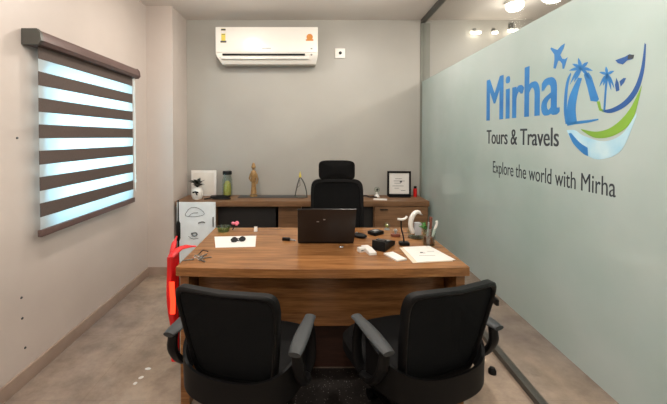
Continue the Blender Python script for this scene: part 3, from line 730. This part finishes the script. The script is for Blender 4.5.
# pen cup
x, y = D(429.5, 245)
t = thing('pen_cup', 'clear pen cup with brown rods and green sprig near right edge of desk', 'pen cup', (x, y, DZ))
MB().lathe([(0, .004), (.030, .004), (.040, .105), (.043, .105), (.034, 0), (0, 0)][::-1]).build('cup', M['jar_glass'], t)
MB().lathe([(0, .006), (.027, .006), (.033, .05), (0, .052)]).build('dark_filling', M['brown'], t)
b = MB(); b.tube([(.005, 0, .05), (.012, 0, .17)], .010, 8); b.build('rod', M['brown'], t)
b = MB(); b.tube([(-.01, 0, .05), (-.005, -.01, .14)], .006, 8); b.build('rod', M['grey'], t)
b = MB(); b.tube([(.02, 0, .04), (.034, 0, .09), (.05, 0, .13), (.046, 0, .145)], .008, 8, smooth=1); b.build('white_strip', M['white'], t)
b = MB()
for i in range(9):
    a = random.uniform(PI * .55, PI * 1.25); ln = random.uniform(.02, .045)
    b.tube([(-.012, 0, .09), (-.02 + math.cos(a) * ln * .6, math.sin(i) * .02, .115 + .02 * math.sin(i * 2)), (-.02 + math.cos(a) * ln, math.sin(i) * .03, .11 + .03 * math.sin(i * 3.1))], [.003, .010, .002], 6, (1, .35))
b.build('green_sprig', M['green'], t)

SHADE_ = mat('speckled dark mat', (34, 31, 30), .45, noise=(90, (52, 48, 45), 1, (1, 1, 1)))  # dark sheet added where chair shade and reflection darken the floor
nt = SHADE_.node_tree; b_ = nt.nodes['Principled BSDF']
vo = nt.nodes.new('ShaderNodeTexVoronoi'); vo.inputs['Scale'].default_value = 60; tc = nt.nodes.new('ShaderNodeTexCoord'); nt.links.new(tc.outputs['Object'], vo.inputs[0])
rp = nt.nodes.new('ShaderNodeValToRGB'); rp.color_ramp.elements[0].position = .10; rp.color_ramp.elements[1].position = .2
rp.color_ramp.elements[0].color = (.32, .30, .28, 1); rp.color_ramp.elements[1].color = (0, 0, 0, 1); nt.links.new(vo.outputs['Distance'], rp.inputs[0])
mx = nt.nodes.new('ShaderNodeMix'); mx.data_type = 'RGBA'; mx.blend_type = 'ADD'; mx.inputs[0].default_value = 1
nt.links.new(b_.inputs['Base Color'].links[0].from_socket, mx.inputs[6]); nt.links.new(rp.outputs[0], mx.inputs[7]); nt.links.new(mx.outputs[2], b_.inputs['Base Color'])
o = MB().box(-.62, .62, -.55, .55, 0, .004, .001).build('floor_mat', SHADE_)
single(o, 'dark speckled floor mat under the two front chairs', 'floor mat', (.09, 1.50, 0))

# ------------------------------------------------------------------ visitor chairs
def star_base(t, z=.075, rad=.27):
    b = MB()
    b.lathe([(.035, z - .02), (.04, z + .02), (.03, z + .045), (0, z + .045)])
    b.build('hub', M['black'], t)
    for i in range(5):
        a = 2 * PI * i / 5 + .3; c, s_ = math.cos(a), math.sin(a)
        l = MB().tube([(c * .03, s_ * .03, z + .015), (c * rad * .6, s_ * rad * .6, z + .005), (c * rad, s_ * rad, z - .005)], [.022, .018, .014], 8, (1, .7)).build('leg', M['black'], t)
        n = Vector((-s_, c, 0))
        for sg in (-1, 1):
            p = Vector((c * rad, s_ * rad, .027)); q = p + n * .008 * sg; r_ = p + n * .024 * sg
            MB().cyl(q, r_, .027, n=16).build('castor', M['black'], l)

def back_y(x_, z_):
    v = (z_ - .47) / .40
    return -.225 - .105 * v - .035 * (1 - (x_ / .21) ** 2) + .03 * max(0, .3 - v) ** 2
def outline(th, ins_s=0, ins_b=0, ins_t=0):
    # rounded rectangle-like outline, wider at the lower middle
    c, s_ = math.cos(th), math.sin(th); n = 9
    ux = math.copysign(abs(c) ** (2 / n), c); uz = math.copysign(abs(s_) ** (2 / n), s_)
    zt, zb = .865 - ins_t, .44 + ins_b
    z_ = (zt + zb) / 2 + uz * (zt - zb) / 2
    v = (z_ - .47) / .40
    hw = .203 - .05 * max(0, .8 - v) ** 1.3 - ins_s
    return ux * hw, z_
def pt(x_, z_): return (x_, back_y(x_, z_), z_)
def visitor_chair(label):
    t = thing('visitor_chair', label, 'chair', group='black visitor chairs in front of the desk')
    def ring(u, v):
        th = 2 * PI * u
        xo, zo = outline(th); xi, zi = outline(th, .018, .05, .018)
        x_ = xo + (xi - xo) * v; z_ = zo + (zi - zo) * v
        return (x_, back_y(x_, z_) - .017 + .008 * (2 * v - 1) ** 2, z_), (0, 1, 0)
    MB().grid(ring, 64, 4, .028, closed=True).build('back_frame', M['black'], t)
    def panel(u, v):
        xi, zi = outline(2 * PI * u, .016, .047, .016); cx_, cz_ = 0, .69
        x_ = cx_ + (xi - cx_) * v * .9999 + 1e-6; z_ = cz_ + (zi - cz_) * v
        return (x_, back_y(x_, z_) - .004, z_), (0, 1, 0)
    MB().grid(lambda u, v: panel(u, .02 + .98 * v), 64, 8, .004, closed=True).build('mesh_back', M['mesh'], t)
    def shell(u, v):
        q = 2 * u - 1; a_ = abs(q)
        zt_ = .525 + .085 * a_ ** 2.2; zb_ = .42 + .02 * a_
        return (.252 * math.sin(q * PI / 2) * (1 - .02 * (1 - v)), -.335 + .215 * a_ ** 2.6, zb_ + (zt_ - zb_) * v), (.0 - .8 * q, .6, 0)
    MB().grid(shell, 36, 5, .016).build('lower_shell', M['black'], t)
    # spine and lower support
    b = MB(); b.tube([(0, -.24, .50), (0, -.262, .44), (0, -.22, .385), (0, -.08, .375)], [.03, .035, .03, .028, .026], 10, (1.3, .5), smooth=2); b.build('back_bracket', M['black'], t)
    def cushion(u, v):
        x_ = (u - .5) * 2; y_ = (v - .5) * 2
        n = 3.6; r_ = (abs(x_) ** n + abs(y_) ** n) ** (1 / n)
        m_ = max(abs(x_), abs(y_)); k_ = (m_ / r_) if r_ > 0 else 1
        X = x_ * k_ * .235; Y = y_ * k_ * .23 + .015
        edge = max(0, m_ - .82) / .18
        return (X, Y, .475 - .035 * edge ** 2 - .02 * max(0, y_ * k_ - .6)), (0, 0, -1)
    MB().grid(cushion, 22, 22, .05).build('seat', M['soft_black'], t)
    MB().box(-.16, .16, -.15, .16, .375, .405, .01).build('seat_pan', M['black'], t)
    MB().cyl((0, 0, .10), (0, 0, .376), .024).build('gas_column', M['black'], t)
    for sx in (-1, 1):
        a = MB().tube([(sx * .250, -.035, .644), (sx * .252, -.16, .648), (sx * .254, -.30, .642)], [.024, .028, .030, .028, .023], 14, (1, .42), smooth=1).build('armrest_pad', M['arm_grey'], t)
        a['label'] = 'grey armrest pad'
        b = MB()
        b.tube([(sx * .250, -.07, .632), (sx * .256, -.05, .56), (sx * .256, -.06, .46), (sx * .22, -.08, .412), (sx * .15, -.08, .395)], [.02, .02, .021, .022, .022], 10, (1.15, .75), smooth=2)
        b.tube([(sx * .253, -.27, .632), (sx * .262, -.27, .56), (sx * .262, -.20, .47), (sx * .25, -.10, .435), (sx * .23, -.085, .418)], [.019, .02, .02, .02, .02], 10, (1.15, .75), smooth=2)
        b.build('arm_support', M['black'], t)
    star_base(t)
    return t
c1 = visitor_chair('left black mesh-backed visitor chair standing before the desk')
c1.location = (-.215, 1.535, .0045); c1.rotation_euler = (0, 0, R(-14))
c2 = copy_tree(c1); c2['label'] = 'right black mesh-backed visitor chair, turned leftwards, beside glass partition'
c2.location = (.440, 1.555, .0045); c2.rotation_euler = (0, 0, R(18.5))

# ------------------------------------------------------------------ executive chair
ex = thing('executive_chair', 'high-backed black chair with headrest behind the desk', 'chair', (.262, 2.64, 0), 180)
def eb(u, v):
    x_ = (u - .5) * 2; z_ = .50 + .55 * v
    n = 8; y_ = (v - .5) * 2; r_ = (abs(x_) ** n + abs(y_) ** n) ** (1 / n); m_ = max(abs(x_), abs(y_)); k_ = m_ / r_ if r_ else 1
    X = x_ * k_ * (.22 - .012 * v); Z = .775 + y_ * k_ * .275
    return (X, -.225 - .05 * v - .035 * (1 - x_ * x_), Z), (0, 1, 0)
MB().grid(eb, 24, 24, .035).build('backrest', M['soft_black'], ex)
def ring2(u, v):
    th = 2 * PI * u; n = 8; c, s_ = math.cos(th), math.sin(th)
    ux = math.copysign(abs(c) ** (2 / n), c); uz = math.copysign(abs(s_) ** (2 / n), s_); q = 1.0 - .11 * v
    X = ux * .222 * q; Z = .775 + uz * .28 * (1.0 - .09 * v); vv = (Z - .5) / .55
    return (X, -.222 - .05 * vv - .035 * (1 - (X / .22) ** 2), Z), (0, 1, 0)
MB().grid(ring2, 64, 3, .046, closed=True).build('back_frame', M['black'], ex)
def hr(u, v):
    x_ = (u - .5) * 2; y_ = (v - .5) * 2; n = 6; r_ = (abs(x_) ** n + abs(y_) ** n) ** (1 / n); m_ = max(abs(x_), abs(y_)); k_ = m_ / r_ if r_ else 1
    return (x_ * k_ * .153, -.27 + .03 * x_ * x_ + .012 * (1 - m_ ** 2), 1.130 + y_ * k_ * .082), (0, -1, 0)
MB().grid(hr, 20, 14, .045).build('headrest', M['soft_black'], ex)
MB().box(-.022, .022, -.32, -.295, 1.0, 1.13, .006).build('headrest_post', M['black'], ex)
MB().box(-.24, .24, -.22, .25, .43, .50, .03, 4).build('seat', M['soft_black'], ex)
MB().tube([(0, -.31, .9), (0, -.33, .6), (0, -.28, .42), (0, -.1, .40), (0, .05, .40)], .024, 10, (1.6, .7), smooth=2).build('back_spine', M['black'], ex)
MB().cyl((0, 0, .10), (0, 0, .43), .026).build('gas_column', M['chrome'], ex)
star_base(ex, .08, .27)

# ------------------------------------------------------------------ red glowing thing at the desk's left side
rt = thing('red_bag', 'red glowing plastic bag hanging down at the left side of the desk', 'bag', (-.690, 1.80, 0))
def sheet_fn(u, v):
    z_ = .22 + .57 * u; y_ = -.05 + .10 * v; a_ = .3 + .7 * u
    return (-.036 + .006 * math.sin(7 * u) * (1 - v) + .006 * math.sin(14 * v) + .012 * (1 - u), y_ * a_ + .008 * math.sin(9 * u), z_), (1, 0, 0)
MB().grid(sheet_fn, 30, 16, .022).build('bag_body', M['red_sheet'], rt)
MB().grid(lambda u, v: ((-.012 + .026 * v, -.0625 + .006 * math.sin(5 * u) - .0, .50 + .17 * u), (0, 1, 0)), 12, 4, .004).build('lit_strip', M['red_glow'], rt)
MB().tube([(-.02, -.02, .78), (-.012, 0, .80), (.02, .05, .815), (.07, .10, .80)], [.018, .022, .016, .008], 8, (1, .5), smooth=1).build('bag_fold', M['red_sheet'], rt)
MB().tube([(-.025, .0, .77), (-.03, .03, .82), (-.02, .06, .87)], [.016, .014, .005], 8, (1, .5), smooth=1).build('bag_fold', M['red_sheet'], rt)
# dark rod beside
x = -.80; y = 2.05
o = MB().lathe([(.006, 0), (.006, .76), (.013, .78), (.013, .87), (.005, .89), (.004, 1.02), (0, 1.02)]).build('black_rod', M['black'])
single(o, 'thin black rod standing upright between red bag and white door', 'rod', (-.80, 2.12, 0))

# ------------------------------------------------------------------ small marks on the left wall, floor stopper, painted floor glints
def WL(px, py): Y = -XL * F / (306 - px); return (XL, Y, HC + (137 - py) * Y / F)
for k, (px, py, lab) in enumerate(((17, 138, 'dark screw in left wall beside the blind at mid height'), (19, 299, 'dark screw low in left wall, upper of the three'),
                      (19.5, 320, 'dark screw low in left wall, middle of three'), (22, 350, 'dark screw low in left wall, lowest of three'))):
    o = MB().lathe([(0, 0), (.007, 0), (.006, .004), (0, .006)], n=12).build('screw', M['ink']); x, y, z = WL(px, py)
    tag(o, lab, 'screw', 'screws in the left wall'); o.location = (x, y, z); o.rotation_euler = (0, R(90), 0)
o = MB().lathe([(0, 0), (.022, 0), (.022, .02), (.014, .034), (0, .036)]).build('door_stopper', M['black'])
k_ = (376 - 137) / HC
single(o, 'small black stopper on floor between right chair and glass partition', 'door stopper', ((494.5 - 306) / k_, F / k_, 0))
for i, (px, py) in enumerate(((146, 372), (139, 381), (133, 387))):
    k_ = (py - 137) / HC
    o = MB().ball((0, 0, .002), .014, (1.3 - .2 * i, .8, .2)).build('paper_scrap', M['paper'])  # white blob stands for a bright reflection on the polished floor
    single(o, ['white paper scrap on floor, farthest from viewer', 'white paper scrap on floor, middle of three', 'white paper scrap on floor, nearest to viewer'][i], 'paper scrap', ((px - 306) / k_, F / k_, .001), 40 * i, 'paper scraps on the floor left of the desk')
